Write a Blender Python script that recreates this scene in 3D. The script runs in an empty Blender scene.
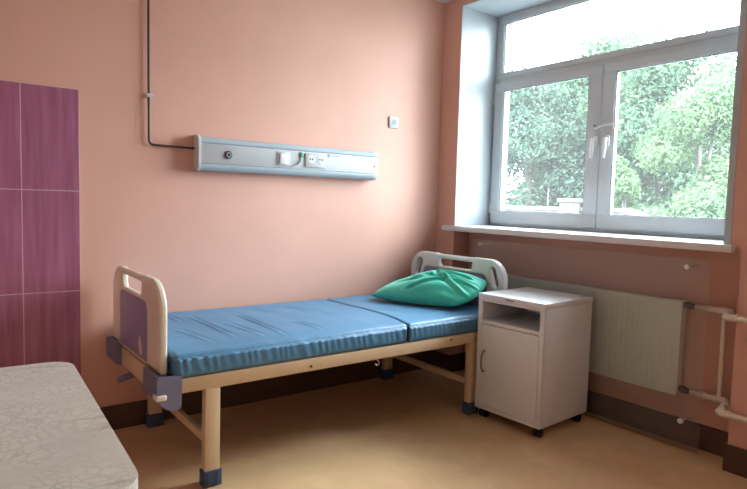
import bpy, bmesh, math, random
from mathutils import Vector, Matrix, noise

random.seed(7)
S = bpy.context.scene
COL = S.collection
PI = math.pi

# ------------------------------------------------------------------ camera
def make_camera():
    f, yaw, pitch, roll = 586.64, -0.6451316, -0.07213756, 0.02734687
    cy, sy, cp, sp = math.cos(yaw), math.sin(yaw), math.cos(pitch), math.sin(pitch)
    fw = Vector((-sy*cp, cy*cp, sp)); r = Vector((cy, sy, 0)); u = r.cross(fw)
    cr, sr = math.cos(roll), math.sin(roll)
    r2 = cr*r + sr*u; u2 = -sr*r + cr*u
    m = Matrix((r2, u2, -fw)).transposed().to_4x4()
    m.translation = Vector((-3.17195, -3.39405, 1.3))
    c = bpy.data.cameras.new('camera'); o = bpy.data.objects.new('camera', c); COL.objects.link(o)
    o.matrix_world = m
    c.sensor_width = 36; c.lens = f*36/747; c.clip_start = .02; c.clip_end = 300
    S.camera = o
make_camera()

# ------------------------------------------------------------------ world, light, exposure
S.view_settings.view_transform = 'Standard'
S.view_settings.look = 'None'
S.view_settings.gamma = 1
S.view_settings.use_curve_mapping = False
S.view_settings.exposure = 0.40

SKY_STRENGTH = 40.0
w = bpy.data.worlds.new('overcast_sky'); S.world = w; w.use_nodes = True
nt = w.node_tree; bg = nt.nodes['Background']
tc = nt.nodes.new('ShaderNodeTexCoord'); nz = nt.nodes.new('ShaderNodeTexNoise'); rp = nt.nodes.new('ShaderNodeValToRGB')
nz.inputs['Scale'].default_value = 2.2; nz.inputs['Detail'].default_value = 4
nt.links.new(tc.outputs['Generated'], nz.inputs['Vector']); nt.links.new(nz.outputs['Fac'], rp.inputs['Fac'])
rp.color_ramp.elements[0].color = (.76, .86, 1.0, 1); rp.color_ramp.elements[0].position = .3
rp.color_ramp.elements[1].color = (.90, .95, 1.0, 1); rp.color_ramp.elements[1].position = .7
# overcast sky: three times as bright overhead as at the horizon
sx = nt.nodes.new('ShaderNodeSeparateXYZ'); nt.links.new(tc.outputs['Generated'], sx.inputs[0])
gr = nt.nodes.new('ShaderNodeMapRange'); gr.inputs[1].default_value = 0; gr.inputs[2].default_value = 1; gr.inputs[3].default_value = .42; gr.inputs[4].default_value = 1.25
nt.links.new(sx.outputs['Z'], gr.inputs[0])
vm = nt.nodes.new('ShaderNodeVectorMath'); vm.operation = 'SCALE'; nt.links.new(rp.outputs['Color'], vm.inputs[0]); nt.links.new(gr.outputs[0], vm.inputs['Scale'])
nt.links.new(vm.outputs[0], bg.inputs['Color']); bg.inputs['Strength'].default_value = SKY_STRENGTH

# window positions are needed by the sky portals
WY0, WY1 = -.192, -2.105        # reveal of the window in view
W2Y0, W2Y1 = -3.95, -5.26        # unseen narrower window further along the same wall, added for its fill light
SILL_Z, HEAD_Z = 1.14, 2.77
XG = .379                        # inner face of the window frames
def portal(y0, y1):
    l = bpy.data.lights.new('sky_portal', 'AREA'); l.shape = 'RECTANGLE'
    l.size = abs(y1-y0); l.size_y = HEAD_Z-SILL_Z
    l.cycles.is_portal = True
    o = bpy.data.objects.new('sky_portal', l); COL.objects.link(o)
    o.location = (.52, (y0+y1)/2, (SILL_Z+HEAD_Z)/2)
    o.rotation_euler = (PI/2, 0, PI/2)     # -Z looks towards -X
portal(WY0, WY1); portal(W2Y0, W2Y1)

# ------------------------------------------------------------------ materials
def mat(name, col, rough=.5, var=0.0, vscale=8, metal=0, bump=0, bscale=40, spec=.5, stretch=None, coat=0, sheen=0):
    m = bpy.data.materials.new(name); m.use_nodes = True
    t = m.node_tree; b = t.nodes['Principled BSDF']
    b.inputs['Base Color'].default_value = (*col, 1); b.inputs['Roughness'].default_value = rough
    b.inputs['Metallic'].default_value = metal; b.inputs['Specular IOR Level'].default_value = spec
    b.inputs['Coat Weight'].default_value = coat; b.inputs['Sheen Weight'].default_value = sheen
    c = t.nodes.new('ShaderNodeTexCoord'); src = c.outputs['Object']
    if stretch:
        mp = t.nodes.new('ShaderNodeMapping'); mp.inputs['Scale'].default_value = stretch
        t.links.new(src, mp.inputs['Vector']); src = mp.outputs['Vector']
    n = t.nodes.new('ShaderNodeTexNoise'); n.inputs['Scale'].default_value = vscale; n.inputs['Detail'].default_value = 5
    t.links.new(src, n.inputs['Vector'])
    r = t.nodes.new('ShaderNodeValToRGB')
    r.color_ramp.elements[0].position = .3; r.color_ramp.elements[1].position = .7
    r.color_ramp.elements[0].color = (*[max(0, x*(1-var)) for x in col], 1)
    r.color_ramp.elements[1].color = (*[min(1, x*(1+var)) for x in col], 1)
    t.links.new(n.outputs['Fac'], r.inputs['Fac']); t.links.new(r.outputs['Color'], b.inputs['Base Color'])
    if bump:
        n2 = t.nodes.new('ShaderNodeTexNoise'); n2.inputs['Scale'].default_value = bscale; n2.inputs['Detail'].default_value = 3
        t.links.new(src, n2.inputs['Vector'])
        bp = t.nodes.new('ShaderNodeBump'); bp.inputs['Strength'].default_value = bump; bp.inputs['Distance'].default_value = .01
        t.links.new(n2.outputs['Fac'], bp.inputs['Height']); t.links.new(bp.outputs['Normal'], b.inputs['Normal'])
    return m

M = {}
M['wall'] = mat('salmon_paint', (.65, .372, .295), .55, .03, 3, bump=.03, bscale=90, spec=.4)
M['ceiling'] = mat('ceiling_paint', (.80, .78, .74), .7, .02, 3)
M['baseboard'] = mat('brown_baseboard', (.08, .04, .022), .4, .12, 12)
M['white'] = mat('white_plastic', (.535, .585, .61), .35, .02, 6)
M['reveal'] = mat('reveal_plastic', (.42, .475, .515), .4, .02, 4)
M['sill'] = mat('sill_plastic', (.70, .72, .735), .3, .02, 4)
M['bright'] = mat('bright_white_plastic', (.85, .87, .88), .3, .02, 6)
M['gasket'] = mat('dark_gasket', (.20, .225, .235), .5, .05)
M['beige'] = mat('beige_painted_steel', (.62, .47, .30), .38, .04, 10)
M['abs'] = mat('cream_abs_plastic', (.70, .64, .53), .32, .03, 8)
M['headabs'] = mat('ivory_abs_plastic', (.68, .73, .74), .32, .03, 8)
M['purple'] = mat('violet_abs_plastic', (.27, .23, .42), .4, .05, 8)
M['slate'] = mat('slate_plastic', (.165, .165, .25), .45, .05, 10)
M['navy'] = mat('navy_rubber', (.035, .065, .13), .5, .1, 20)
M['black'] = mat('black_plastic', (.012, .012, .013), .45, .1, 20)
M['dark'] = mat('dark_steel', (.06, .065, .075), .5, .1, 20)
M['handle'] = mat('dark_steel_handle', (.22, .21, .21), .3, .05, 20, metal=.6)
M['chrome'] = mat('chrome', (.75, .75, .76), .2, .03, 20, metal=1)
M['pillow'] = mat('green_pillow_cloth', (.03, .52, .385), .55, .1, 7, bump=.12, bscale=60, sheen=.2)
M['cabinet'] = mat('pale_grey_laminate', (.74, .775, .80), .38, .03, 60)
M['cabin'] = mat('cabinet_inside', (.36, .36, .37), .5, .03, 60)
M['radiator'] = mat('radiator_enamel', (.84, .93, .87), .35, .02, 6)
M['pipe'] = mat('pipe_paint', (.74, .66, .57), .35, .04, 15)
M['conduit'] = mat('dark_copper_tube', (.045, .022, .016), .45, .2, 30)
M['unit'] = mat('unit_white_enamel', (.50, .53, .55), .55, .02, 6, spec=.2)
M['unitend'] = mat('unit_end_grey', (.58, .58, .57), .45, .03, 6)
M['diff'] = mat('frosted_diffuser', (.36, .44, .49), .25, .04, 5)
M['outlet'] = mat('outlet_blue_black', (.05, .05, .10), .4, .1)
M['greybit'] = mat('grey_plastic', (.25, .29, .33), .45, .05)
M['green'] = mat('green_indicator', (.01, .16, .09), .4, .05)
M['legsteel'] = mat('grey_table_steel', (.30, .30, .31), .4, .05, 15)
M['bark'] = mat('tree_bark', (.05, .042, .036), .9, .3, 6, bump=.3, bscale=20)
M['lawn'] = mat('grey_gravel', (.11, .115, .105), .95, .3, 2, bump=.3, bscale=30)
M['concrete'] = mat('pale_concrete', (.038, .034, .032), .85, .1, 4)

def mattress_mat():
    m = mat('blue_waterproof_cover', (.070, .205, .345), .47, .06, 4, bump=.06, bscale=25)
    return m
M['mattress'] = mattress_mat()

def floor_mat():
    m = bpy.data.materials.new('linoleum_floor'); m.use_nodes = True; t = m.node_tree; b = t.nodes['Principled BSDF']
    c = t.nodes.new('ShaderNodeTexCoord')
    n = t.nodes.new('ShaderNodeTexNoise'); n.inputs['Scale'].default_value = 5; n.inputs['Detail'].default_value = 8; n.inputs['Distortion'].default_value = .8
    r = t.nodes.new('ShaderNodeValToRGB')
    r.color_ramp.elements[0].position = .32; r.color_ramp.elements[0].color = (.62, .395, .205, 1)
    r.color_ramp.elements[1].position = .68; r.color_ramp.elements[1].color = (.72, .48, .265, 1)
    t.links.new(c.outputs['Object'], n.inputs['Vector']); t.links.new(n.outputs['Fac'], r.inputs['Fac'])
    t.links.new(r.outputs['Color'], b.inputs['Base Color'])
    b.inputs['Roughness'].default_value = .36; b.inputs['Specular IOR Level'].default_value = .4
    return m
M['floor'] = floor_mat()

def tile_mat():
    # 0.262 x 0.525 m glazed violet tiles, vertical streaks, pale grout
    m = bpy.data.materials.new('violet_wall_tile'); m.use_nodes = True; t = m.node_tree; b = t.nodes['Principled BSDF']
    L = t.links.new
    c = t.nodes.new('ShaderNodeTexCoord'); s = t.nodes.new('ShaderNodeSeparateXYZ'); L(c.outputs['Object'], s.inputs[0])
    def math_(op, a, v):
        n = t.nodes.new('ShaderNodeMath'); n.operation = op
        for i, q in enumerate((a, v)):
            if isinstance(q, (int, float)): n.inputs[i].default_value = q
            elif q is not None: L(q, n.inputs[i])
        return n.outputs[0]
    def edge(o, org, size, g):
        a = math_('SUBTRACT', o, org); a = math_('DIVIDE', a, size); a = math_('FLOORED_MODULO', a, 1.0)
        a = math_('SUBTRACT', a, .5); a = math_('ABSOLUTE', a, None); return math_('GREATER_THAN', a, .5-g/size)
    ex = edge(s.outputs['X'], -2.555, .262, .0022); ez = edge(s.outputs['Z'], 1.838, .523, .0022)
    g = math_('MAXIMUM', ex, ez)
    mp = t.nodes.new('ShaderNodeMapping'); mp.inputs['Scale'].default_value = (1, 1, .06); L(c.outputs['Object'], mp.inputs['Vector'])
    n = t.nodes.new('ShaderNodeTexNoise'); n.inputs['Scale'].default_value = 42; n.inputs['Detail'].default_value = 5; L(mp.outputs['Vector'], n.inputs['Vector'])
    r = t.nodes.new('ShaderNodeValToRGB')
    r.color_ramp.elements[0].position = .3; r.color_ramp.elements[0].color = (.26, .085, .155, 1)
    r.color_ramp.elements[1].position = .72; r.color_ramp.elements[1].color = (.39, .14, .235, 1)
    L(n.outputs['Fac'], r.inputs['Fac'])
    mx = t.nodes.new('ShaderNodeMix'); mx.data_type = 'RGBA'; L(g, mx.inputs[0]); L(r.outputs['Color'], mx.inputs[6]); mx.inputs[7].default_value = (.55, .40, .43, 1)
    L(mx.outputs[2], b.inputs['Base Color']); b.inputs['Roughness'].default_value = .3
    bp = t.nodes.new('ShaderNodeBump'); bp.inputs['Strength'].default_value = .4; bp.inputs['Distance'].default_value = .003; bp.invert = True
    L(g, bp.inputs['Height']); L(bp.outputs['Normal'], b.inputs['Normal'])
    return m
M['tile'] = tile_mat()

def stone_mat():
    # pebble-patterned laminate: pale pebbles with grey joints, brownish veins
    m = bpy.data.materials.new('pebble_stone_laminate'); m.use_nodes = True; t = m.node_tree; b = t.nodes['Principled BSDF']
    L = t.links.new
    c = t.nodes.new('ShaderNodeTexCoord')
    nd = t.nodes.new('ShaderNodeTexNoise'); nd.inputs['Scale'].default_value = 9; nd.inputs['Detail'].default_value = 2; L(c.outputs['Object'], nd.inputs['Vector'])
    mixv = t.nodes.new('ShaderNodeMix'); mixv.data_type = 'RGBA'; mixv.blend_type = 'LINEAR_LIGHT'; mixv.inputs[0].default_value = .05
    L(c.outputs['Object'], mixv.inputs[6]); L(nd.outputs['Color'], mixv.inputs[7])
    v = t.nodes.new('ShaderNodeTexVoronoi'); v.feature = 'DISTANCE_TO_EDGE'; v.inputs['Scale'].default_value = 36; v.inputs['Randomness'].default_value = .9
    L(mixv.outputs[2], v.inputs['Vector'])
    r = t.nodes.new('ShaderNodeValToRGB'); r.color_ramp.elements[0].position = .03; r.color_ramp.elements[0].color = (.44, .425, .37, 1)
    r.color_ramp.elements[1].position = .13; r.color_ramp.elements[1].color = (.60, .575, .50, 1)
    L(v.outputs['Distance'], r.inputs['Fac'])
    vc = t.nodes.new('ShaderNodeTexVoronoi'); vc.inputs['Scale'].default_value = 36; vc.inputs['Randomness'].default_value = .9; L(mixv.outputs[2], vc.inputs['Vector'])
    bwc = t.nodes.new('ShaderNodeRGBToBW'); L(vc.outputs['Color'], bwc.inputs[0])
    n1 = t.nodes.new('ShaderNodeTexNoise'); n1.inputs['Scale'].default_value = 4; n1.inputs['Detail'].default_value = 6; L(c.outputs['Object'], n1.inputs['Vector'])
    r1 = t.nodes.new('ShaderNodeValToRGB'); r1.color_ramp.elements[0].position = .35; r1.color_ramp.elements[0].color = (.48, .455, .40, 1)
    r1.color_ramp.elements[1].position = .65; r1.color_ramp.elements[1].color = (.58, .555, .485, 1); L(n1.outputs['Fac'], r1.inputs['Fac'])
    # pebbles show clearly only in patches
    n2 = t.nodes.new('ShaderNodeTexNoise'); n2.inputs['Scale'].default_value = 2.6; n2.inputs['Detail'].default_value = 3; L(c.outputs['Object'], n2.inputs['Vector'])
    r2 = t.nodes.new('ShaderNodeMapRange'); r2.inputs[1].default_value = .4; r2.inputs[2].default_value = .6; L(n2.outputs['Fac'], r2.inputs[0])
    mx = t.nodes.new('ShaderNodeMix'); mx.data_type = 'RGBA'; L(r2.outputs[0], mx.inputs[0]); L(r1.outputs['Color'], mx.inputs[6]); L(r.outputs['Color'], mx.inputs[7])
    mx.clamp_factor = True
    # veins
    n3 = t.nodes.new('ShaderNodeTexNoise'); n3.inputs['Scale'].default_value = 3.2; n3.inputs['Detail'].default_value = 7; n3.inputs['Distortion'].default_value = 1.2
    mp3 = t.nodes.new('ShaderNodeMapping'); mp3.inputs['Scale'].default_value = (1, 2.6, 1); mp3.inputs['Rotation'].default_value = (0, 0, .5)
    L(c.outputs['Object'], mp3.inputs['Vector']); L(mp3.outputs['Vector'], n3.inputs['Vector'])
    r3 = t.nodes.new('ShaderNodeValToRGB'); r3.color_ramp.elements[0].position = .60; r3.color_ramp.elements[0].color = (0, 0, 0, 1)
    r3.color_ramp.elements[1].position = .78; r3.color_ramp.elements[1].color = (1, 1, 1, 1); L(n3.outputs['Fac'], r3.inputs['Fac'])
    mv = t.nodes.new('ShaderNodeMix'); mv.data_type = 'RGBA'; L(r3.outputs['Color'], mv.inputs[0]); L(mx.outputs[2], mv.inputs[6]); mv.inputs[7].default_value = (.23, .17, .13, 1)
    L(mv.outputs[2], b.inputs['Base Color']); b.inputs['Roughness'].default_value = .4
    return m
M['stone'] = stone_mat()

def brick_mat():
    m = bpy.data.materials.new('pale_brick'); m.use_nodes = True; t = m.node_tree; b = t.nodes['Principled BSDF']
    c = t.nodes.new('ShaderNodeTexCoord'); mp = t.nodes.new('ShaderNodeMapping'); mp.inputs['Rotation'].default_value = (PI/2, 0, 0)
    br = t.nodes.new('ShaderNodeTexBrick'); br.inputs['Scale'].default_value = 1
    br.inputs['Color1'].default_value = (.085, .066, .060, 1); br.inputs['Color2'].default_value = (.075, .060, .054, 1); br.inputs['Mortar'].default_value = (.045, .042, .04, 1)
    br.inputs['Brick Width'].default_value = .25; br.inputs['Row Height'].default_value = .088; br.inputs['Mortar Size'].default_value = .008
    t.links.new(c.outputs['Object'], mp.inputs['Vector']); t.links.new(mp.outputs['Vector'], br.inputs['Vector'])
    t.links.new(br.outputs['Color'], b.inputs['Base Color']); b.inputs['Roughness'].default_value = .9
    return m
M['brick'] = brick_mat()

def clear_mat(name, haze, tint, gloss=.06, rough=.03, hazecol=(.7, .72, .7), veil=False):
    m = bpy.data.materials.new(name); m.use_nodes = True; t = m.node_tree; t.nodes.remove(t.nodes['Principled BSDF'])
    out = t.nodes['Material Output']; L = t.links.new
    tr = t.nodes.new('ShaderNodeBsdfTransparent'); tr.inputs[0].default_value = (*tint, 1)
    gl = t.nodes.new('ShaderNodeBsdfGlossy'); gl.inputs['Roughness'].default_value = rough
    df = t.nodes.new('ShaderNodeBsdfTranslucent' if veil else 'ShaderNodeBsdfDiffuse'); df.inputs[0].default_value = (*hazecol, 1)
    n = t.nodes.new('ShaderNodeTexNoise'); n.inputs['Scale'].default_value = 3; c = t.nodes.new('ShaderNodeTexCoord'); L(c.outputs['Object'], n.inputs['Vector'])
    mr = t.nodes.new('ShaderNodeMapRange'); mr.inputs[3].default_value = haze*.85; mr.inputs[4].default_value = haze*1.15; L(n.outputs['Fac'], mr.inputs[0])
    m1 = t.nodes.new('ShaderNodeMixShader'); L(mr.outputs[0], m1.inputs[0]); L(tr.outputs[0], m1.inputs[1]); L(df.outputs[0], m1.inputs[2])
    lw = t.nodes.new('ShaderNodeFresnel'); lw.inputs[0].default_value = 1.3
    ml = t.nodes.new('ShaderNodeMath'); ml.operation = 'MULTIPLY'; ml.inputs[1].default_value = gloss*10; L(lw.outputs[0], ml.inputs[0]); ml.use_clamp = True
    m2 = t.nodes.new('ShaderNodeMixShader'); L(ml.outputs[0], m2.inputs[0]); L(m1.outputs[0], m2.inputs[1]); L(gl.outputs[0], m2.inputs[2])
    L(m2.outputs[0], out.inputs['Surface'])
    return m
M['glass'] = clear_mat('window_glass', .013, (.97, 1, .985), .08, veil=True)  # glare haze over the outside view, mixed into the glass as translucent white
M['acrylic'] = clear_mat('acrylic_sheet', .075, (.97, .98, .975), .09, .12, (.50, .52, .50))

def leaf_mat(name, c0, c1):
    m = bpy.data.materials.new(name); m.use_nodes = True; t = m.node_tree; L = t.links.new
    t.nodes.remove(t.nodes['Principled BSDF']); out = t.nodes['Material Output']
    c = t.nodes.new('ShaderNodeTexCoord'); n = t.nodes.new('ShaderNodeTexNoise'); n.inputs['Scale'].default_value = 1.6; n.inputs['Detail'].default_value = 6
    L(c.outputs['Object'], n.inputs['Vector'])
    r = t.nodes.new('ShaderNodeValToRGB'); r.color_ramp.elements[0].position = .35; r.color_ramp.elements[1].position = .65
    r.color_ramp.elements[0].color = (*c0, 1); r.color_ramp.elements[1].color = (*c1, 1); L(n.outputs['Fac'], r.inputs['Fac'])
    d = t.nodes.new('ShaderNodeBsdfDiffuse'); tl = t.nodes.new('ShaderNodeBsdfTranslucent'); mx = t.nodes.new('ShaderNodeMixShader'); mx.inputs[0].default_value = .35
    L(r.outputs['Color'], d.inputs[0]); L(r.outputs['Color'], tl.inputs[0]); L(d.outputs[0], mx.inputs[1]); L(tl.outputs[0], mx.inputs[2]); L(mx.outputs[0], out.inputs['Surface'])
    return m
M['leaf_a'] = leaf_mat('bluish_foliage', (.028, .049, .036), (.050, .082, .057))
M['leaf_b'] = leaf_mat('fresh_foliage', (.038, .073, .034), (.070, .113, .053))
M['leaf_c'] = leaf_mat('mid_foliage', (.028, .055, .035), (.053, .089, .050))

# ------------------------------------------------------------------ mesh helpers
def finish(bm, name, m, parent=None, smooth=None, loc=None):
    me = bpy.data.meshes.new(name)
    bmesh.ops.recalc_face_normals(bm, faces=bm.faces)
    bm.to_mesh(me); bm.free()
    me.materials.append(m)
    if smooth is not None:
        me.polygons.foreach_set('use_smooth', [True]*len(me.polygons))
        me.set_sharp_from_angle(angle=math.radians(smooth))
    o = bpy.data.objects.new(name, me); COL.objects.link(o)
    if parent is not None:
        o.parent = parent
        # parts are written in world coordinates of an unrotated parent
        p = parent; base = Vector((0, 0, 0))
        while p is not None: base += p.location; p = p.parent
        me.transform(Matrix.Translation(-base))
    return o

def recenter(o):
    "put a top-level mesh's origin at the base centre of its own bounds"
    bb = [Vector(c) for c in o.bound_box]
    lo = Vector([min(c[i] for c in bb) for i in range(3)]); hi = Vector([max(c[i] for c in bb) for i in range(3)])
    c = Vector(((lo.x+hi.x)/2, (lo.y+hi.y)/2, lo.z))
    o.data.transform(Matrix.Translation(-c)); o.location = c
    return o

def box(bm, x0, x1, y0, y1, z0, z1, bev=0, seg=2):
    x0, x1 = sorted((x0, x1)); y0, y1 = sorted((y0, y1)); z0, z1 = sorted((z0, z1))
    r = bmesh.ops.create_cube(bm, size=1)
    vs = r['verts']
    for v in vs:
        v.co = Vector((x0 if v.co.x < 0 else x1, y0 if v.co.y < 0 else y1, z0 if v.co.z < 0 else z1))
    if bev:
        es = list({e for v in vs for e in v.link_edges})
        bmesh.ops.bevel(bm, geom=es, offset=bev, segments=seg, profile=.5, affect='EDGES')

def B(name, m, parent, *dims, bev=0, seg=2):
    bm = bmesh.new(); box(bm, *dims, bev=bev, seg=seg)
    return finish(bm, name, m, parent, 40 if bev else None)

def tube(bm, pts, r, n=12, caps=True):
    pts = [Vector(p) for p in pts]; rings = []
    up = None
    for i, p in enumerate(pts):
        if i == 0: d = (pts[1]-p)
        elif i == len(pts)-1: d = (p-pts[i-1])
        else: d = (pts[i+1]-p).normalized() + (p-pts[i-1]).normalized()
        d.normalize()
        if up is None:
            up = Vector((0, 0, 1)) if abs(d.z) < .9 else Vector((1, 0, 0))
        a = d.cross(up).normalized(); up = a.cross(d).normalized()
        rr = r[i] if isinstance(r, (list, tuple)) else r
        rings.append([bm.verts.new(p + rr*(math.cos(2*PI*k/n)*a + math.sin(2*PI*k/n)*up)) for k in range(n)])
    for i in range(len(rings)-1):
        for k in range(n):
            bm.faces.new((rings[i][k], rings[i][(k+1) % n], rings[i+1][(k+1) % n], rings[i+1][k]))
    if caps:
        bm.faces.new(rings[0][::-1]); bm.faces.new(rings[-1])

def T(name, m, parent, pts, r, n=14):
    bm = bmesh.new(); tube(bm, pts, r, n)
    return finish(bm, name, m, parent, 50)

def bend(pts, rad, k=6):
    "round the inner corners of a polyline"
    pts = [Vector(p) for p in pts]; out = [pts[0]]
    for i in range(1, len(pts)-1):
        a = (pts[i-1]-pts[i]).normalized(); b = (pts[i+1]-pts[i]).normalized()
        p0 = pts[i]+a*rad; p1 = pts[i]+b*rad
        for j in range(k+1):
            t = j/k; out.append((1-t)**2*p0 + 2*t*(1-t)*pts[i] + t*t*p1)
    out.append(pts[-1]); return out

def disc(bm, c, axis, r, h, n=24, bev=0):
    c = Vector(c); a = Vector(axis).normalized()
    if bev: tube(bm, [c, c+a*(h-bev), c+a*h], [r, r, r-bev], n)
    else: tube(bm, [c, c+a*h], r, n)
def D(name, m, parent, c, axis, r, h, n=24, bev=0):
    bm = bmesh.new(); disc(bm, c, axis, r, h, n, bev); return finish(bm, name, m, parent, 40)

def prism(bm, prof, axis, a0, a1):
    "closed 2-D profile pushed along an axis; profile is in the two other axes, in x<y<z order"
    def P(a, p):
        if axis == 'x': return (a, p[0], p[1])
        if axis == 'y': return (p[0], a, p[1])
        return (p[0], p[1], a)
    v0 = [bm.verts.new(P(a0, p)) for p in prof]; v1 = [bm.verts.new(P(a1, p)) for p in prof]
    n = len(prof)
    for i in range(n): bm.faces.new((v0[i], v0[(i+1) % n], v1[(i+1) % n], v1[i]))
    bm.faces.new(v0[::-1]); bm.faces.new(v1)
def PR(name, m, parent, prof, axis, a0, a1, bev=0, smooth=35):
    bm = bmesh.new(); prism(bm, prof, axis, a0, a1)
    if bev: bmesh.ops.bevel(bm, geom=[e for e in bm.edges if e.calc_face_angle(0) > .6], offset=bev, segments=2, affect='EDGES')
    return finish(bm, name, m, parent, smooth)

def rr(x0, x1, y0, y1, r, k=6):
    "rounded rectangle outline; r one radius or four (lower-left, lower-right, upper-right, upper-left)"
    if not isinstance(r, (list, tuple)): r = [r]*4
    out = []
    for (cx, cy, a0, q) in ((x0+r[0], y0+r[0], PI, r[0]), (x1-r[1], y0+r[1], 1.5*PI, r[1]), (x1-r[2], y1-r[2], 0, r[2]), (x0+r[3], y1-r[3], .5*PI, r[3])):
        for j in range(k+1):
            a = a0 + .5*PI*j/k; out.append((cx+q*math.cos(a), cy+q*math.sin(a)))
    return out

def plate(name, m, parent, outlines, thick, bev, mtx):
    "flat plate with holes: 2-D filled curve, extruded and bevelled, turned into a mesh"
    cu = bpy.data.curves.new(name, 'CURVE'); cu.dimensions = '2D'; cu.fill_mode = 'BOTH'
    cu.extrude = thick/2-bev; cu.bevel_depth = bev; cu.bevel_resolution = 3
    cu.offset = -bev
    for pts in outlines:
        s = cu.splines.new('POLY'); s.points.add(len(pts)-1); s.use_cyclic_u = True
        for p, q in zip(s.points, pts): p.co = (q[0], q[1], 0, 1)
    tmp = bpy.data.objects.new('tmp', cu); COL.objects.link(tmp)
    bpy.context.view_layer.update()
    me = bpy.data.meshes.new_from_object(tmp.evaluated_get(bpy.context.evaluated_depsgraph_get()))
    bpy.data.objects.remove(tmp); bpy.data.curves.remove(cu)
    bm = bmesh.new(); bm.from_mesh(me); bpy.data.meshes.remove(me)
    bmesh.ops.remove_doubles(bm, verts=bm.verts, dist=1e-5)
    bm.transform(mtx)
    return finish(bm, name, m, parent, 40)

def thing(name, label, cat, loc=(0, 0, 0), group=None):
    o = bpy.data.objects.new(name, None); COL.objects.link(o); o.location = loc; o.empty_display_size = .1
    o['label'] = label; o['category'] = cat
    if group: o['group'] = group
    return o
def tag(o, label, cat, group=None):
    o['label'] = label; o['category'] = cat
    if group: o['group'] = group
    return o
def struct(o):
    o['kind'] = 'structure'; return o

# ------------------------------------------------------------------ room shell
H = 2.833; XL = -4.3; YF = -5.4; XO = .5
def boxes(name, m, lst, parent=None):
    bm = bmesh.new()
    for d in lst: box(bm, *d)
    return finish(bm, name, m, parent)
struct(boxes('floor', M['floor'], [(XL-.15, .18, YF-.15, .12, -.1, 0)]))
struct(boxes('ceiling', M['ceiling'], [(XL-.15, XO, YF-.15, .12, H, H+.12)]))
struct(boxes('wall_back', M['wall'], [(XL-.15, .0, 0, .15, 0, H)]))
struct(boxes('wall_left', M['wall'], [(XL-.15, XL, YF, 0, 0, H)]))
struct(boxes('wall_front', M['wall'], [(XL-.15, XO, YF-.15, YF, 0, H)]))
XI = .445      # back of the interior leaf of the window wall
NY1 = -2.185; ND = .168; NZ = 1.108
struct(boxes('wall_right', M['wall'], [
    (0, XI, WY0, .15, 0, H),                             # corner pier
    (0, XI, WY1, WY0, HEAD_Z, H),                        # over the window
    (0, XI, NY1, WY1, NZ, H),
    (ND, XI, NY1, WY0, 0, NZ),                           # back of the radiator niche
    (0, XI, W2Y0, NY1, 0, H),                            # pier to the right
    (0, XI, W2Y1, W2Y0, HEAD_Z, H), (ND, XI, W2Y1, W2Y0, 0, NZ),
    (0, XI, YF, W2Y1, 0, H)]))
Q = .068
struct(boxes('wall_exterior', M['brick'], [
    (XI, XO, WY0-Q, .15, -3, H+.12), (XI, XO, W2Y0-Q, WY1+Q, -3, H+.12), (XI, XO, YF-.15, W2Y1+Q, -3, H+.12),
    (XI, XO, WY1+Q, WY0-Q, -3, SILL_Z), (XI, XO, WY1+Q, WY0-Q, HEAD_Z-.03, H+.12),
    (XI, XO, W2Y1+Q, W2Y0-Q, -3, SILL_Z), (XI, XO, W2Y1+Q, W2Y0-Q, HEAD_Z-.03, H+.12)]))
BH = .137; bt = .012
struct(boxes('baseboard_back', M['baseboard'], [(XL, 0, -bt, 0, 0, BH)]))
struct(boxes('baseboard_right', M['baseboard'], [
    (-bt, 0, WY0, -bt, 0, BH), (-bt, ND, WY0-bt, WY0, 0, BH), (ND-bt, ND, NY1, WY0-bt, 0, BH),
    (-bt, ND-bt, NY1, NY1+bt, 0, BH), (-bt, 0, W2Y0, NY1, 0, BH), (-bt, 0, YF, W2Y1, 0, BH)]))
tl = struct(boxes('wall_tiles', M['tile'], [(XL, -2.555, -.008, 0, BH, 1.838)]))
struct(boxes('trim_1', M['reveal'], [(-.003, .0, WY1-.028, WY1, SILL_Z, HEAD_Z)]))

# ------------------------------------------------------------------ windows
def frame_bar(bm, *d): box(bm, *d, bev=.005, seg=2)
def ring(bm, x0, x1, y0, y1, z0, z1, w):
    frame_bar(bm, x0, x1, y0, y1, z0, z0+w); frame_bar(bm, x0, x1, y0, y1, z1-w, z1)
    frame_bar(bm, x0, x1, y0, y0+w, z0+w, z1-w); frame_bar(bm, x0, x1, y1-w, y1, z0+w, z1-w)

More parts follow.
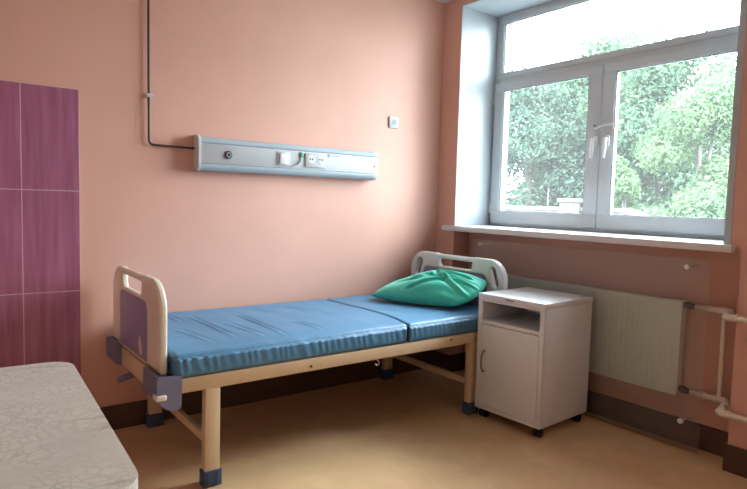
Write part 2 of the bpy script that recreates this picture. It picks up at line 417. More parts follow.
def make_window(name, y0, y1):
    "two sashes under a fixed transom light; y0 > y1 are the reveal sides"
    W = bpy.data.objects.new(name, None); COL.objects.link(W); W.location = (XG, (y0+y1)/2, SILL_Z); struct(W)
    ym = (y0+y1)/2; a, b = y1, y0                    # ascending
    zt0, zt1 = 2.225, 2.285                          # transom bar
    bm = bmesh.new()
    ring(bm, XG+.012, XG+.066, a, b, SILL_Z, HEAD_Z, .05)
    frame_bar(bm, XG+.012, XG+.066, a+.05, b-.05, zt0, zt1+.01)
    finish(bm, 'window_frame', M['white'], W, 40)
    # glazed transom
    bm = bmesh.new(); ring(bm, XG+.004, XG+.05, a+.04, b-.04, zt1-.005, HEAD_Z-.03, .042)
    finish(bm, 'transom_bead', M['white'], W, 40)
    g = B('transom_glass', M['glass'], W, XG+.03, XG+.034, a+.078, b-.078, zt1+.03, HEAD_Z-.068)
    bm = bmesh.new(); ring(bm, XG+.012, XG+.03, a+.0805, b-.0805, zt1+.0355, HEAD_Z-.0705, .006)
    finish(bm, 'transom_gasket', M['gasket'], W)
    for k, (s0, s1) in enumerate(((ym+.004, b-.022), (a+.022, ym-.004))):
        z0, z1 = SILL_Z+.025, zt0+.022
        wv = .092; wf = .118 if k == 1 else .078
        bm = bmesh.new()
        frame_bar(bm, XG-.012, XG+.045, s0, s1, z0, z0+wv); frame_bar(bm, XG-.012, XG+.045, s0, s1, z1-.062, z1)
        l = wv if k == 1 else .072; r = wv+.008
        yl0 = s0 + (.100 if k == 0 else wv+.03); yl1 = s1 - (.088 if k == 0 else .085)
        frame_bar(bm, XG-.012, XG+.045, s0, yl0, z0+wv, z1-.062); frame_bar(bm, XG-.012, XG+.045, yl1, s1, z0+wv, z1-.062)
        sash = finish(bm, 'sash', M['white'], W, 40)
        B('glass', M['glass'], sash, XG+.018, XG+.022, yl0-.004, yl1+.004, z0+wv-.004, z1-.058)
        bm = bmesh.new(); ring(bm, XG-.006, XG+.018, yl0-.001, yl1+.001, z0+wv-.001, z1-.061, .006)
        finish(bm, 'gasket', M['gasket'], sash)
        # handle: rosette, neck and drooping lever
        yh = ym + (.030 if k == 0 else -.060); zh = 1.742
        bm = bmesh.new()
        box(bm, XG-.024, XG-.012, yh-.014, yh+.014, zh-.034, zh+.034, bev=.004)
        tube(bm, [(XG-.02, yh, zh+.008), (XG-.05, yh, zh+.008)], .009, 10)
        tube(bm, bend([(XG-.046, yh, zh+.014), (XG-.052, yh, zh), (XG-.048, yh+.004, zh-.062), (XG-.043, yh+.010, zh-.112)], .012, 4), [.014]*9+[.013, .012, .010], 10)
        finish(bm, 'handle', M['bright'], sash, 50)
        if k == 0:
            D('limiter_peg', M['gasket'], sash, (XG-.011, yh+.012, zh+.105), (-1, 0, 0), .007, .012)
        else:
            bm = bmesh.new()
            box(bm, XG-.022, XG-.012, yh-.052, yh-.036, zh+.075, zh+.14, bev=.003)
            tube(bm, [(XG-.018, yh-.044, zh+.108), (XG-.03, yh+.03, zh+.100), (XG-.024, yh+.092, zh+.082)], .0065, 8)
            finish(bm, 'opening_limiter', M['bright'], sash, 50)
    for zz in (SILL_Z+.10, SILL_Z+.95):
        bm = bmesh.new(); tube(bm, [(XG-.006, b-.014, zz), (XG-.006, b-.014, zz+.09)], .008, 10)
        finish(bm, 'hinge', M['unitend'], W, 40)
    # reveal lining boards
    bm = bmesh.new()
    box(bm, 0.001, XG+.012, b-.006, b, SILL_Z, HEAD_Z); box(bm, .001, XG+.012, a, a+.006, SILL_Z, HEAD_Z); box(bm, .001, XG+.012, a, b, HEAD_Z-.006, HEAD_Z)
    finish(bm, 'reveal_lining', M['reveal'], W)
    bm = bmesh.new()
    box(bm, -.002, XG+.02, a+.002, b-.002, SILL_Z-.032, SILL_Z)
    box(bm, -.052, .0, a-.055, b+.085, SILL_Z-.040, SILL_Z-.001, bev=.006, seg=3)
    finish(bm, 'window_sill', M['sill'], W, 40)
    return W
make_window('window_1', WY0, WY1)
make_window('fill_window', W2Y0, W2Y1)  # added out of view to let in extra fill light

# ------------------------------------------------------------------ hospital bed
FX = -2.40                                             # outer face of the footboard
YN, YFAR = -.93, -.035                                 # near and far long sides
bed = thing('hospital_bed', 'cream steel hospital bed with violet footboard standing along the salmon wall', 'bed', (-1.33, -.49, 0))
RZ0, RZ1 = .453, .518
for s, y in ((1, YN+.0), (-1, YFAR-.0)):
    y0, y1 = (y, y+.035) if s == 1 else (y-.035, y)
    rl = B('side_rail', M['beige'], bed, -2.36, -.28, y0, y1, RZ0, RZ1, bev=.005)
    if s == 1:
        for bx in (-1.685, -.72):
            D('bolt', M['dark'], rl, (bx, YN, .478 if bx < -1 else .496), (0, -1, 0), .0075, .003, 12)
B('end_rail', M['beige'], bed, FX-.012, FX+.022, YN+.05, YFAR-.05, .430, .522, bev=.005)
B('end_rail', M['beige'], bed, -.30, -.27, YN+.05, YFAR-.05, .44, .518, bev=.005)
B('deck', M['dark'], bed, -2.345, -.305, YN+.036, YFAR-.036, .496, .520, bev=.003)
for x in (-1.9, -1.5, -1.08, -.7):
    B('cross_tube', M['dark'], bed, x-.015, x+.015, YN+.034, YFAR-.034, .458, .495)
for yy in (-.36, -.62):
    T('crank_spindle', M['dark'], bed, [(-2.36, yy, .425), (-1.2, yy, .425)], .012)
def leg(x, y, sgn):
    lg = B('leg', M['beige'], bed, x-.035, x+.035, y-.001*sgn, y+.045*sgn, .012, RZ0+.02, bev=.004)
    bm = bmesh.new()
    box(bm, x-.043, x+.043, y-.007*sgn, y+.052*sgn, 0, .075, bev=.005)
    for dx in (-.018, .018): box(bm, x+dx-.005, x+dx+.005, y-.0105*sgn, y, .004, .068, bev=.002)
    finish(bm, 'foot_cap', M['navy'], lg, 40)
for lx in (-2.188, -.508):
    leg(lx, YN+.004, 1); leg(lx, YFAR-.004, -1)
    B('leg_brace', M['beige'], bed, lx-.014, lx+.014, YN+.045, YFAR-.045, .178, .216, bev=.003)
# corner brackets and bumpers at the foot end
def corner(y, s):
    prof = [(FX-.038, .440), (FX-.005, .402), (FX+.020, .392), (FX+.052, .392), (FX+.064, .402), (FX+.066, .535), (FX-.034, .540), (FX-.040, .530)]
    bm = bmesh.new(); y0, y1 = (y-.012, y+.012) if s > 0 else (y-.012, y+.012)
    prism(bm, prof, 'y', y0, y1)
    ye = (y, y+.20*s)
    prism(bm, [(FX-.040, .440), (FX-.014, .430), (FX-.010, .535), (FX-.036, .540)], 'y', min(ye), max(ye))
    o = finish(bm, 'corner_bracket', M['slate'], bed, 35)
    if s > 0: B('bumper', M['abs'], o, FX-.046, FX+.0, y-.022*s, y+.03*s, .442, .466, bev=.007, seg=3)
corner(YN-.004, 1); corner(YFAR-.03, -1)
for y in (YN-.002, YFAR+.002):
    B('corner_bracket', M['slate'], bed, -.335, -.262, y-.012, y+.012, .43, .535, bev=.006)
# end boards: cream shell, notch with grip bar, inset panel
def yz(x):   # plate (u,v) -> (Y,Z) plane at x
    return Matrix(((0, 0, 1, x), (1, 0, 0, 0), (0, 1, 0, 0), (0, 0, 0, 1)))
def endboard(name, x, y0, y1, z0, z1, n0, n1, nz, inset, side_slots, abs_m, in_m, th):
    R = .135
    out = [(y0, z0), (y1, z0)]
    for j in range(9):
        a = .5*PI*j/8; out.append((y1-R+R*math.cos(a), z1-R+R*math.sin(a)))
    out += [(n1+.012, z1), (n1, z1-.014), (n1-.004, nz+.02), (n1-.02, nz), (n0+.02, nz), (n0+.004, nz+.02), (n0, z1-.014), (n0-.012, z1)]
    for j in range(9):
        a = .5*PI+.5*PI*j/8; out.append((y0+R+R*math.cos(a), z1-R+R*math.sin(a)))
    holes = [rr(inset[0], inset[1], inset[2], inset[3], (.02, .02, .05, .05))]
    if side_slots:
        for s0, s1, tilt in ((y0+.062, y0+.105, 1), (y1-.105, y1-.062, -1)):
            pts = []
            for j in range(13):
                a = PI*j/12; pts.append(((s0+s1)/2+0.027*math.cos(a)+tilt*.020, z1-.075+0.027*math.sin(a)))
            for j in range(13):
                a = PI+PI*j/12; pts.append(((s0+s1)/2+0.027*math.cos(a)-tilt*.010, z1-.155+0.027*math.sin(a)))
            holes.append(pts)
    sh = plate(name, abs_m, bed, [out]+holes, th, .011, yz(x))
    plate('inset_panel', in_m, sh, [rr(inset[0]-.006, inset[1]+.006, inset[2]-.006, inset[3]+.006, (.02, .02, .05, .05))], .026, .004, yz(x))
    T('grip_bar', abs_m, sh, [(x, n0-.01, z1-.020), (x, n1+.01, z1-.020)], .0165, 14)
    return sh
fb = endboard('footboard', FX+.008, YN+.045, YFAR-.030, .535, .936, -.600, -.250, .838, (-.690, -.205, .545, .818), False, M['abs'], M['purple'], .034)
hb = endboard('headboard', -.255, YN-.008, YFAR+.01, .520, .948, -.655, -.315, .860, (-.79, -.165, .56, .842), True, M['headabs'], M['purple'], .044)
# latch on the violet panel
bm = bmesh.new()
prism(bm, [(-.60, .555), (-.565, .555), (-.545, .60), (-.553, .636), (-.57, .645), (-.60, .60)], 'x', FX-.006, FX+.014)
lt = finish(bm, 'latch', M['abs'], bed, 40)
# folded crank handle under the end rail
bm = bmesh.new()
tube(bm, bend([(-2.20, -.36, .425), (-2.33, -.36, .425), (-2.36, -.33, .395)], .02, 4), .008, 10)
tube(bm, [(-2.355, -.33, .398), (-2.375, -.33, .392), (-2.445, -.33, .375), (-2.450, -.33, .374)], [.012, .016, .015, .010], 10)
finish(bm, 'crank_handle', M['slate'], bed, 50)
# cable hook under the side rail
bm = bmesh.new(); pts = [(-1.262, YN+.012, .455)]
for j in range(10):
    a = PI/2 - 1.5*PI*j/9; pts.append((-1.262+.014*math.cos(a), YN+.012, .432+.014*math.sin(a)))
tube(bm, pts, .0035, 8); finish(bm, 'hook', M['chrome'], bed, 60)

# ------------------------------------------------------------------ mattress in two folded sections
def gauss(x, s): return math.exp(-(x/s)**2)
CREASES = [((-2.06, -.22), (-2.03, -.80), .008, .011), ((-1.80, -.24), (-1.80, -.86), .008, .011), ((-2.16, -.10), (-2.14, -.34), .006, .010), ((-1.62, -.60), (-1.58, -.86), .005, .010),
           ((-1.95, -.45), (-1.90, -.86), .005, .012), ((-1.44, -.12), (-1.38, -.46), .004, .012), ((-1.66, -.10), (-1.60, -.36), .004, .012), ((-2.22, -.50), (-2.16, -.84), .005, .012), ((-.98, -.5), (-.88, -.80), .004, .012)]
def seg_dist(p, a, b):
    ax, ay = a; bx, by = b; dx, dy = bx-ax, by-ay
    t = ((p[0]-ax)*dx+(p[1]-ay)*dy)/(dx*dx+dy*dy); tc = max(0, min(1, t))
    return math.hypot(p[0]-ax-tc*dx, p[1]-ay-tc*dy), tc
def section(name, x0, x1, parent):
    y0, y1, z0, z1 = -.932, -.050, .521, .642
    nx, ny, nz = int((x1-x0)/.0075), 76, 10
    bm = bmesh.new(); grid = {}
    def V(i, j, k):
        if (i, j, k) not in grid: grid[i, j, k] = bm.verts.new((i/nx, j/ny, k/nz))
        return grid[i, j, k]
    for i in range(nx):
        for j in range(ny):
            for k in (0, nz): bm.faces.new((V(i, j, k), V(i+1, j, k), V(i+1, j+1, k), V(i, j+1, k)))
        for k in range(nz):
            for j in (0, ny): bm.faces.new((V(i, j, k), V(i+1, j, k), V(i+1, j, k+1), V(i, j, k+1)))
    for j in range(ny):
        for k in range(nz):
            for i in (0, nx): bm.faces.new((V(i, j, k), V(i, j+1, k), V(i, j+1, k+1), V(i, j, k+1)))
    rad = .016
    for v in bm.verts:
        u, t, q = v.co
        p = Vector((x0+(x1-x0)*u, y0+(y1-y0)*t, z0+(z1-z0)*q))
        c = Vector((min(max(p.x, x0+rad), x1-rad), min(max(p.y, y0+rad), y1-rad), min(max(p.z, z0+.012), z1-rad)))
        d = p-c
        if d.length > 1e-6: p = c + d.normalized()*min(rad, max(abs(d.x), abs(d.y), abs(d.z)))
        top = max(0, min(1, (p.z-z0-.03)/.07))
        # broad sag and drape over the top
        ez = 0
        if q > .99 or top > .9:
            ez += .006*noise.noise(Vector((p.x*2.1, p.y*2.3, 1.7))) + .0022*noise.noise(Vector((p.x*9, p.y*6, 4.2)))
            for a, b, h, wd in CREASES:
                dd, tc = seg_dist((p.x, p.y), a, b)
                sgn = 1 if p.x > a[0]+(b[0]-a[0])*tc else -1; dd *= sgn
                ez += h*(gauss(dd, wd)-.9*gauss(dd-.018, wd))*math.sin(PI*min(max(tc*.96+.02, 0), 1))
            edge = min(p.y-y0, y1-p.y); ez -= .014*gauss(max(0, p.y-y0), .09)
        # gathered pleats along the two long sides
        side = 1 - min(1, min(p.y-y0, y1-p.y)/.03)
        if side > 0 and q < .999:
            ph = p.x*150 + 9*noise.noise(Vector((p.x*7, 0, 3)))+ (p.z-z0)*38
            amp = .0040*(.35+.65*abs(noise.noise(Vector((p.x*3.3, 5, 0))))*2)
            bulge = .006*math.sin(PI*(p.z-z0)/(z1-z0))
            sg = -1 if p.y < (y0+y1)/2 else 1
            p.y += sg*side*(amp*math.sin(ph)*math.sin(PI*min(1, max(0, (p.z-z0)/(z1-z0)))) + bulge)
            p.z += side*.004*noise.noise(Vector((p.x*14, 1, 2)))*(1 if p.z > z0+.03 else 0)
        p.z += ez
        v.co = p
    return finish(bm, name, M['mattress'], parent, 180)
mt = thing('mattress', 'blue waterproof mattress folded in two sections lying on the bed frame', 'mattress', (-1.33, -.5, .521))
section('foot_section', -2.36, -1.064, mt); section('head_section', -1.056, -.283, mt)
bm = bmesh.new(); prism(bm, [(-1.0625, .53), (-1.0575, .53), (-1.0575, .612), (-1.0625, .612)], 'y', -.945, -.06)
finish(bm, 'fold_hinge', M['navy'], mt)

# ------------------------------------------------------------------ pillow
def make_pillow():
    # corners: far tip, far top, near top (against the headboard), near front
    A, Bc, C, Dd = Vector((-.83, -.27, .672)), Vector((-.335, -.33, .800)), Vector((-.315, -.830, .805)), Vector((-.60, -.835, .672))
    n = 72; bm = bmesh.new(); top = {}; bot = {}
    ctr = (A+Bc+C+Dd)/4
    nrm = Vector((-.42, -.22, .88)).normalized()
    for i in range(n+1):
        for j in range(n+1):
            s, t = i/n, j/n
            p = (1-s)*(1-t)*A + s*(1-t)*Bc + s*t*C + (1-s)*t*Dd
            f = (max(0, math.sin(PI*s))*max(0, math.sin(PI*t)))
            # the long sides belly out between the corners
            bel = .10*math.sin(PI*s)*(2*t-1)*abs(2*t-1) 
            p = p + Vector((0, -1, 0))*bel*.25 + (p-ctr)*.10*(math.sin(PI*s)*abs(2*t-1)**3 + math.sin(PI*t)*abs(2*s-1)**3)
            h = f**.42
            ax = s*.8 + t*.75
            fold = .020*noise.noise(Vector((s*2.4, t*2.0, .3)))
            fold += .011*math.sin((s*1.0-t*.35)*21+3.2*noise.noise(Vector((s*2.5, t*2.5, 5))))*max(0, .35+noise.noise(Vector((s*3, t*3, 9))))
            for (a0, a1, b0, b1, hh, ww) in ((.30, .95, .72, .45, .020, .035), (.55, .98, .62, .30, .017, .030), (.18, .40, .55, .62, .014, .035), (.75, .85, .80, .35, .018, .03), (.35, .15, .60, .40, .012, .04)):
                dd, tc = seg_dist((s, t), (a0, a1), (b0, b1)); fold += hh*(gauss(dd, ww) - .7*gauss(dd-ww*1.6, ww))
            up = p + nrm*(.105*h + fold*h)
            dn = p - nrm*(.055*h) + nrm*.2*fold*h
            for q in (up, dn):
                zz = .650
                if q.z < zz: q.z = zz + (q.z-zz)*.02
                if q.x > -.290: q.x = -.290
            edge = i in (0, n) or j in (0, n)
            top[i, j] = bm.verts.new(up); bot[i, j] = top[i, j] if edge else bm.verts.new(dn)
    for i in range(n):
        for j in range(n):
            bm.faces.new((top[i, j], top[i+1, j], top[i+1, j+1], top[i, j+1]))
            q = [bot[i, j], bot[i, j+1], bot[i+1, j+1], bot[i+1, j]]
            try: bm.faces.new(q)
            except ValueError: pass
    o = finish(bm, 'pillow', M['pillow'], None, 180)
    tag(recenter(o), 'crumpled green pillow propped against the headboard of the bed', 'pillow')
make_pillow()

# ------------------------------------------------------------------ bedside cabinet on castors
CW, CD, CZ0, CZ1 = .467, .49, .062, .768
cab = thing('bedside_cabinet', 'pale grey bedside cabinet with open shelf standing at the head of the bed', 'cabinet', (0, 0, 0))
# built around its near front corner: local x = depth (towards the window wall), local y = -width .. 0
t_ = .018
bm = bmesh.new()
box(bm, 0, CD, -0, t_, CZ0, CZ1-.03, bev=.002); box(bm, 0, CD, CW-t_, CW, CZ0, CZ1-.03, bev=.002)
box(bm, .004, CD, t_, CW-t_, CZ0, CZ0+.03, bev=.002); box(bm, CD-.01, CD, t_, CW-t_, CZ0+.03, CZ1-.03)
box(bm, .004, CD-.01, t_, CW-t_, .586, .604, bev=.001)
# front face frame around the shelf opening
box(bm, -.001, .016, 0, .030, CZ0, CZ1-.03, bev=.002); box(bm, -.001, .016, CW-.030, CW, CZ0, CZ1-.03, bev=.002)
box(bm, -.001, .016, .028, CW-.028, .586, .608, bev=.002); box(bm, -.001, .016, .028, CW-.028, CZ1-.045, CZ1-.03, bev=.001); box(bm, -.001, .016, .028, CW-.028, CZ0, .088, bev=.001)
finish(bm, 'carcass', M['cabinet'], cab, 40)
B('top', M['cabinet'], cab, -.004, CD+.002, -.003, CW+.003, CZ1-.029, CZ1, bev=.003)
door = B('door', M['cabinet'], cab, -.0005, .0155, .0325, CW-.0325, .0905, .5825, bev=.0015)
bm = bmesh.new(); yh = CW-.062
tube(bm, [(0, yh, .425), (-.018, yh, .418), (-.030, yh, .392), (-.034, yh, .36), (-.030, yh, .328), (-.018, yh, .302), (0, yh, .295)], [.006, .0065, .0055, .005, .0055, .0065, .006], 12)
finish(bm, 'handle', M['handle'], door, 60)
bm = bmesh.new(); box(bm, -.006, -.003, .205, .262, CZ1-.020, CZ1-.010, bev=.0012); finish(bm, 'emblem', M['greybit'], cab, 40)
def castor(x, y):
    bm = bmesh.new()
    for dy in (-.019, .006): disc(bm, (x, y+dy, .027), (0, 1, 0), .027, .015, 20, .003)
    tube(bm, [(x, y-.005, .024), (x, y+.007, .024)], .016, 12); box(bm, x-.018, x+.018, y-.004, y+.006, .026, .052, bev=.003)
    disc(bm, (x, y+.001, .05), (0, 0, 1), .020, .014, 16); finish(bm, 'castor', M['black'], cab, 40)
for cx, cy_ in ((.045, .04), (.045, CW-.04), (CD-.045, .04), (CD-.045, CW-.04)): castor(cx, cy_)
cab.location = (-.500, -1.424, 0); cab.rotation_euler = (0, 0, math.radians(3.0))

# ------------------------------------------------------------------ bed-head service unit
UX0, UX1 = -1.950, -.666
un = thing('bed_head_panel', 'long white bed head unit with sockets and lamps mounted on the salmon wall', 'bed head unit', (-1.28, 0, 1.555))
B('back_channel', M['unit'], un, UX0+.012, UX1-.004, -.055, 0, 1.470, 1.642)
B('front_panel', M['unit'], un, UX0+.012, UX1-.002, -.084, -.052, 1.497, 1.612, bev=.003)
def arc(cy, cz, r, a0, a1, k=8): return [(cy+r*math.cos(a0+(a1-a0)*j/k), cz+r*math.sin(a0+(a1-a0)*j/k)) for j in range(k+1)]
up = [(-.02, 1.613), (-.078, 1.613)] + arc(-.052, 1.620, .030, PI, PI/2, 8) + [(-.02, 1.652)]
PR('upper_diffuser', M['diff'], un, up, 'x', UX0+.014, UX1-.03)
lo = [(-.02, 1.496), (-.020, 1.458)] + arc(-.048, 1.488, .034, -PI/2, -PI, 8) + [(-.080, 1.496)]
PR('lower_diffuser', M['diff'], un, lo, 'x', UX0+.014, UX1-.03)
endp = [(0, 1.456), (-.055, 1.452)] + arc(-.054, 1.486, .035, -PI/2, -PI, 6) + arc(-.054, 1.624, .035, PI, PI/2, 6) + [(-.05, 1.660), (0, 1.660)]
PR('end_cap', M['unitend'], un, endp, 'x', UX0, UX0+.014)
for nm, prof in (('end_cap', [(0, 1.613), (-.080, 1.613)]+arc(-.052, 1.622, .032, PI, PI/2, 6)+[(0, 1.655)]), ('end_cap', [(0, 1.455), (-.045, 1.455)]+arc(-.048, 1.488, .036, -PI/2, -PI, 6)+[(-.080, 1.496), (0, 1.496)])):
    PR(nm, M['unit'], un, prof, 'x', UX1-.030, UX1)
# gas outlet
bm = bmesh.new(); disc(bm, (-1.771, -.082, 1.554), (0, -1, 0), .024, .012, 24, .004); o = finish(bm, 'gas_outlet', M['outlet'], un, 40)
D('outlet_ring', M['greybit'], o, (-1.771, -.094, 1.554), (0, -1, 0), .016, .003, 20); D('outlet_bore', M['black'], o, (-1.771, -.097, 1.554), (0, -1, 0), .008, .002, 16)
# rocker switch
sw = B('light_switch', M['unit'], un, -1.450, -1.360, -.092, -.083, 1.512, 1.598, bev=.003)
B('rocker', M['cabinet'], sw, -1.436, -1.376, -.100, -.091, 1.521, 1.585, bev=.004)
# indicator and its short wire
B('call_button', M['green'], un, -1.292, -1.268, -.092, -.083, 1.568, 1.604, bev=.002)
T('call_wire', M['reveal'], un, bend([(-1.285, -.089, 1.572), (-1.283, -.092, 1.545), (-1.305, -.094, 1.525), (-1.345, -.088, 1.512)], .012, 4), .004, 8)
# double socket
ds = B('double_socket', M['unit'], un, -1.250, -1.098, -.094, -.083, 1.513, 1.602, bev=.003)
for sx in (-1.210, -1.137):
    bm = bmesh.new(); tube(bm, [(sx, -.094, 1.565), (sx, -.0965, 1.565)], [.029, .027], 24); so = finish(bm, 'socket_well', M['unitend'], ds, 40)
    for dx in (-.0095, .0095): D('pin_hole', M['black'], so, (sx+dx, -.0965, 1.565), (0, -1, 0), .0055, .001, 12)
# printed maker's mark: dark roundel and a short line of tiny letters
bm = bmesh.new(); disc(bm, (-1.072, -.084, 1.598), (0, -1, 0), .011, .0012, 20)
for k in range(7): box(bm, -1.053+k*.011, -1.045+k*.011, -.0848, -.0838, 1.595, 1.601)
finish(bm, 'printed_mark', M['greybit'], un)
D('screw', M['dark'], un, (-.692, -.084, 1.549), (0, -1, 0), .007, .002, 12); D('screw', M['dark'], un, (-.90, -.084, 1.505), (0, -1, 0), .003, .002, 10)

# ------------------------------------------------------------------ wall socket, supply tube
ws = thing('wall_socket', 'small white square wall socket high on the salmon wall near the corner', 'socket', (-.468, 0, 1.88))
B('plate', M['unit'], ws, -.511, -.425, -.012, 0, 1.842, 1.924, bev=.004)
D('socket_well', M['greybit'], ws, (-.466, -.012, 1.884), (0, -1, 0), .021, .002, 24)
cd = thing('supply_tube', 'thin dark tube running down the salmon wall to the bed head unit', 'pipe', (-2.206, 0, 1.59))
T('tube', M['conduit'], cd, bend([(-2.211, -.018, H), (-2.206, -.018, 1.585), (UX0+.004, -.018, 1.582)], .03, 5), .0065, 10)
bm = bmesh.new(); box(bm, -2.222, -2.190, -.026, 0, 1.842, 1.862, bev=.003); disc(bm, (-2.190, -.014, 1.852), (0, -1, 0), .007, .014, 10)
finish(bm, 'clip', M['unitend'], cd, 40)

# ------------------------------------------------------------------ radiator, its clear screen, the pipes
rd = thing('radiator', 'pale panel radiator in the wall niche behind the clear screen', 'radiator', (.11, -1.23, .283))
RY0, RY1, RDZ0, RDZ1 = -.56, -1.872, .278, .806
bm = bmesh.new()
prof = []
y = RY1; step = .0335; n_ = int((RY0-RY1)/step)
pts = [(.098, RY1), (.094, RY1+.01)]
for k in range(n_):
    c0 = RY1+.02+k*step
    pts += [(.092, c0), (.092, c0+step*.52), (.0936, c0+step*.66), (.0936, c0+step*.86)]
pts += [(.094, RY0-.005), (.098, RY0), (.118, RY0), (.118, RY1)]
prism(bm, pts, 'z', RDZ0, RDZ1-.022)
finish(bm, 'front_panel', M['radiator'], rd, 30)
B('back_panel', M['radiator'], rd, .132, .150, RY1, RY0, RDZ0, RDZ1-.012, bev=.003)
B('top_cover', M['radiator'], rd, .090, .152, RY1-.002, RY0+.002, RDZ1-.024, RDZ1, bev=.004)
B('side_cover', M['radiator'], rd, .090, .152, RY1-.004, RY1+.004, RDZ0+.01, RDZ1-.003, bev=.002)
for yy in (-.8, -1.65): B('bracket', M['unitend'], rd, .148, ND, yy-.015, yy+.015, .36, .74)
for zz, nm in ((.785, 'valve'), (.318, 'valve')):
    T(nm, M['dark'], rd, [(.121, RY1+.004, zz), (.121, RY1-.03, zz), (.100, RY1-.035, zz), (.100, RY1-.070, zz)], [.016, .018, .018, .014], 12)
sc = thing('radiator_screen', 'clear acrylic sheet on white standoffs fixed in front of the radiator niche', 'screen', (.058, -1.17, .02))
B('sheet', M['acrylic'], sc, .0555, .0605, -2.025, -.318, .012, 1.045)
for (yy, zz) in ((-.418, 1.013), (-1.908, 1.000), (-1.924, .160), (-.418, .160)):
    T('standoff', M['bright'], sc, [(ND-.012 if zz < .14 else ND, yy, zz), (.064, yy, zz), (.063, yy, zz), (.046, yy, zz), (.0425, yy, zz)], [.0045, .0045, .015, .015, .012], 16)
hp = thing('heating_pipes', 'cream painted heating pipes with bypass leading from the radiator along the wall', 'pipe', (.06, -2.1, .3))
PX = .100; PF = -.045
def run(zz, dz):
    pts = bend([(PX, RY1-.0712, zz), (PX, -2.135, zz), (PF, -2.165, zz+dz), (PF, -2.20, zz+dz)], .02, 4)
    T('pipe', M['pipe'], hp, [(PX, RY1-.0712, zz), (PX, -2.125, zz)], .0145)
    T('pipe', M['pipe'], hp, [(PX-.01, -2.128, zz), (PF, -2.150, zz+dz)], .0145)
    T('pipe', M['pipe'], hp, [(PF, -2.150, zz+dz), (PF, -2.9, zz+dz-.004)], .0145)
    T('elbow', M['pipe'], hp, bend([(PX, -2.06, zz), (PX, -2.128, zz), (PX-.055, -2.138, zz)], .02, 5), .0185)
    T('elbow', M['pipe'], hp, bend([(PF+.05, -2.146, zz+dz), (PF, -2.150, zz+dz), (PF, -2.205, zz+dz)], .02, 5), .0195)
run(.785, -.004); run(.318, -.020)
T('bypass', M['pipe'], hp, [(PX-.0, -2.09, .318), (PX-.0, -2.09, .785)], .0125)
for zz in (.785, .318):
    T('tee', M['pipe'], hp, [(PX, -2.115, zz), (PX, -2.065, zz)], .019); T('tee', M['pipe'], hp, [(PX, -1.985, zz), (PX, -2.02, zz)], .0185)
for zz in (.781, .298):
    bm = bmesh.new(); tube(bm, [(0, -2.42, zz), (PF, -2.42, zz)], .006, 8); tube(bm, [(PF, -2.41, zz), (PF, -2.43, zz)], .018, 14)
    finish(bm, 'pipe_clip', M['pipe'], hp, 40)

# ------------------------------------------------------------------ table in the foreground
tb = thing('table', 'pale stone-patterned table with rounded corners in the left foreground', 'table', (-3.25, -1.75, 0))
TX0, TX1, TY0, TY1, TZ = -3.70, -2.836, -2.262, -1.245, .75
bm = bmesh.new(); prism(bm, rr(TX0, TX1, TY0, TY1, .075, 10), 'z', TZ-.034, TZ)
bmesh.ops.bevel(bm, geom=[e for e in bm.edges if abs(e.verts[0].co.z-e.verts[1].co.z) < 1e-6], offset=.006, segments=3, affect='EDGES')
finish(bm, 'tabletop', M['stone'], tb, 50)
B('apron', M['legsteel'], tb, TX0+.10, TX1-.12, TY0+.12, TY1-.12, TZ-.085, TZ-.034, bev=.003)
for x in (TX0+.13, TX1-.15):
    for y in (TY0+.15, TY1-.15):
        lg = T('leg', M['legsteel'], tb, [(x, y, .015), (x, y, TZ-.05)], .02, 16); D('foot_cap', M['black'], lg, (x, y, 0), (0, 0, 1), .024, .03, 16)

tb.rotation_euler = (0, 0, math.radians(-2.4))

# ------------------------------------------------------------------ outside: lawn, wall, post, trees
GZ = -1.6
lw = struct(boxes('ground', M['lawn'], [(XO, 60, -40, 60, GZ-.2, GZ)]))
def garden_wall():
    gw = thing('garden_wall', 'pale concrete parapet wall with coping seen below the trees through the window', 'wall', (7, 3, GZ))
    prof = [(1.30, GZ), (6.2, GZ), (6.2, 1.24), (2.50, 1.24), (1.95, 1.06), (1.30, .80)]
    PR('wall_body', M['concrete'], gw, prof, 'x', 7.0, 7.2)
    PR('coping', M['concrete'], gw, [(1.25, .78), (1.25, .84), (1.93, 1.13), (2.50, 1.31), (6.25, 1.31), (6.25, 1.24), (2.50, 1.24), (1.95, 1.06)], 'x', 6.95, 7.25)
    return gw
garden_wall()
gp = thing('gate_post', 'pale square post with cap rising above the parapet wall outside', 'post', (6.8, 3.52, GZ))
B('shaft', M['concrete'], gp, 6.68, 6.94, 3.38, 3.66, GZ, 1.40, bev=.01)
B('cap', M['concrete'], gp, 6.64, 6.98, 3.34, 3.70, 1.40, 1.47, bev=.012)
ap = thing('fence_pole', 'thin pole standing beyond the parapet wall', 'pole', (7.6, 4.6, GZ))
T('shaft', M['bark'], ap, [(7.6, 4.62, GZ), (7.6, 4.62, 1.72)], .011, 10)
B('base_plate', M['unitend'], ap, 7.54, 7.66, 4.56, 4.68, GZ, GZ+.02)

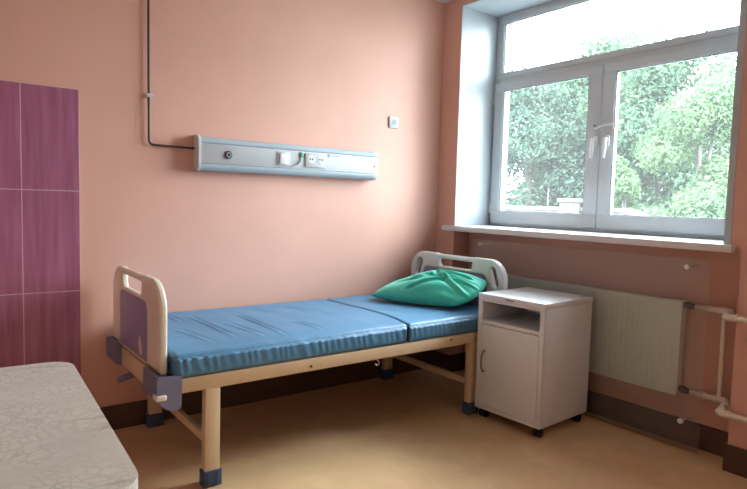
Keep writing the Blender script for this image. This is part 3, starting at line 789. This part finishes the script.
def tree(label, x, y, h, r, lm, seed, nb=22, nl=9000, ls=.13, base=.2):
    rnd = random.Random(seed)
    t = thing('tree', label, 'tree', (x, y, GZ), 'trees outside the window')
    cz = GZ + h*(.5+base/2)
    blobs = []
    for k in range(nb):
        u = rnd.random(); zz = GZ + h*base + (h*(1-base)-.5)*u
        rad = r*(.35+.75*math.sin(PI*min(.98, u*.82+.16)))
        a = rnd.random()*2*PI; q = rad*math.sqrt(rnd.random())*.8
        blobs.append((Vector((x+q*math.cos(a), y+q*math.sin(a), zz)), r*rnd.uniform(.28, .48)))
    vs, fs = [], []
    for k in range(nl):
        c, br = blobs[rnd.randrange(nb)]
        d = Vector((rnd.gauss(0, 1), rnd.gauss(0, 1), rnd.gauss(0, 1))).normalized()
        p = c + d*br*(rnd.random()**.35) * (1+.25*noise.noise(d*2.5+c))
        nrm = (d + Vector((rnd.gauss(0, .6), rnd.gauss(0, .6), rnd.gauss(0, .6)+.3))).normalized()
        a = nrm.orthogonal().normalized(); a.rotate(Matrix.Rotation(rnd.random()*2*PI, 3, nrm)); b = nrm.cross(a)
        s = ls*rnd.uniform(.6, 1.3); i = len(vs)
        vs += [p-a*s, p+b*s*.45-nrm*s*.1, p+a*s, p-b*s*.45-nrm*s*.1]; fs.append((i, i+1, i+2, i+3))
    o3 = Vector((x, y, GZ))
    me = bpy.data.meshes.new('crown'); me.from_pydata([v-o3 for v in vs], [], fs); me.materials.append(lm)
    o = bpy.data.objects.new('crown', me); COL.objects.link(o); o.parent = t
    bm = bmesh.new(); tube(bm, [(x, y, GZ), (x+.05, y, GZ+h*.3), (x-.04, y+.05, GZ+h*.75)], [.16, .12, .04], 10)
    for k in range(5):
        c, br = blobs[k]; z0 = GZ+h*(.25+.08*k); tube(bm, [(x, y, z0), ((x+c.x)/2, (y+c.y)/2, z0+(c.z-z0)*.4), tuple(c)], [.06, .045, .015], 8)
    finish(bm, 'trunk', M['bark'], t, 60)
tree('bluish green tree seen through the left window sash', 14.5, 10.6, 7.8, 2.6, M['leaf_a'], 3, 34, 30000, .095)
tree('dull green tree behind the sash handles of the window', 17.5, 9.8, 9.2, 2.6, M['leaf_c'], 5, 34, 30000, .105)
tree('tallest full green tree in the middle of the right window sash', 15.5, 6.3, 8.2, 2.7, M['leaf_c'], 8, 36, 34000, .095)
tree('bright yellow green tree at the right edge of the right window sash', 10.5, 2.75, 5.8, 1.55, M['leaf_b'], 11, 28, 30000, .065, .12)
tree('low bright shrub-like tree above the sloping end of the parapet wall', 12.2, 5.45, 4.5, 1.3, M['leaf_b'], 14, 20, 18000, .07, .1)
tree('distant dark tree behind the post of the parapet wall', 24, 15.2, 9.8, 3.4, M['leaf_a'], 17, 30, 18000, .18)
tree('distant dark tree behind the bright right hand tree', 24, 7.4, 8.8, 3.4, M['leaf_a'], 19, 30, 18000, .18)
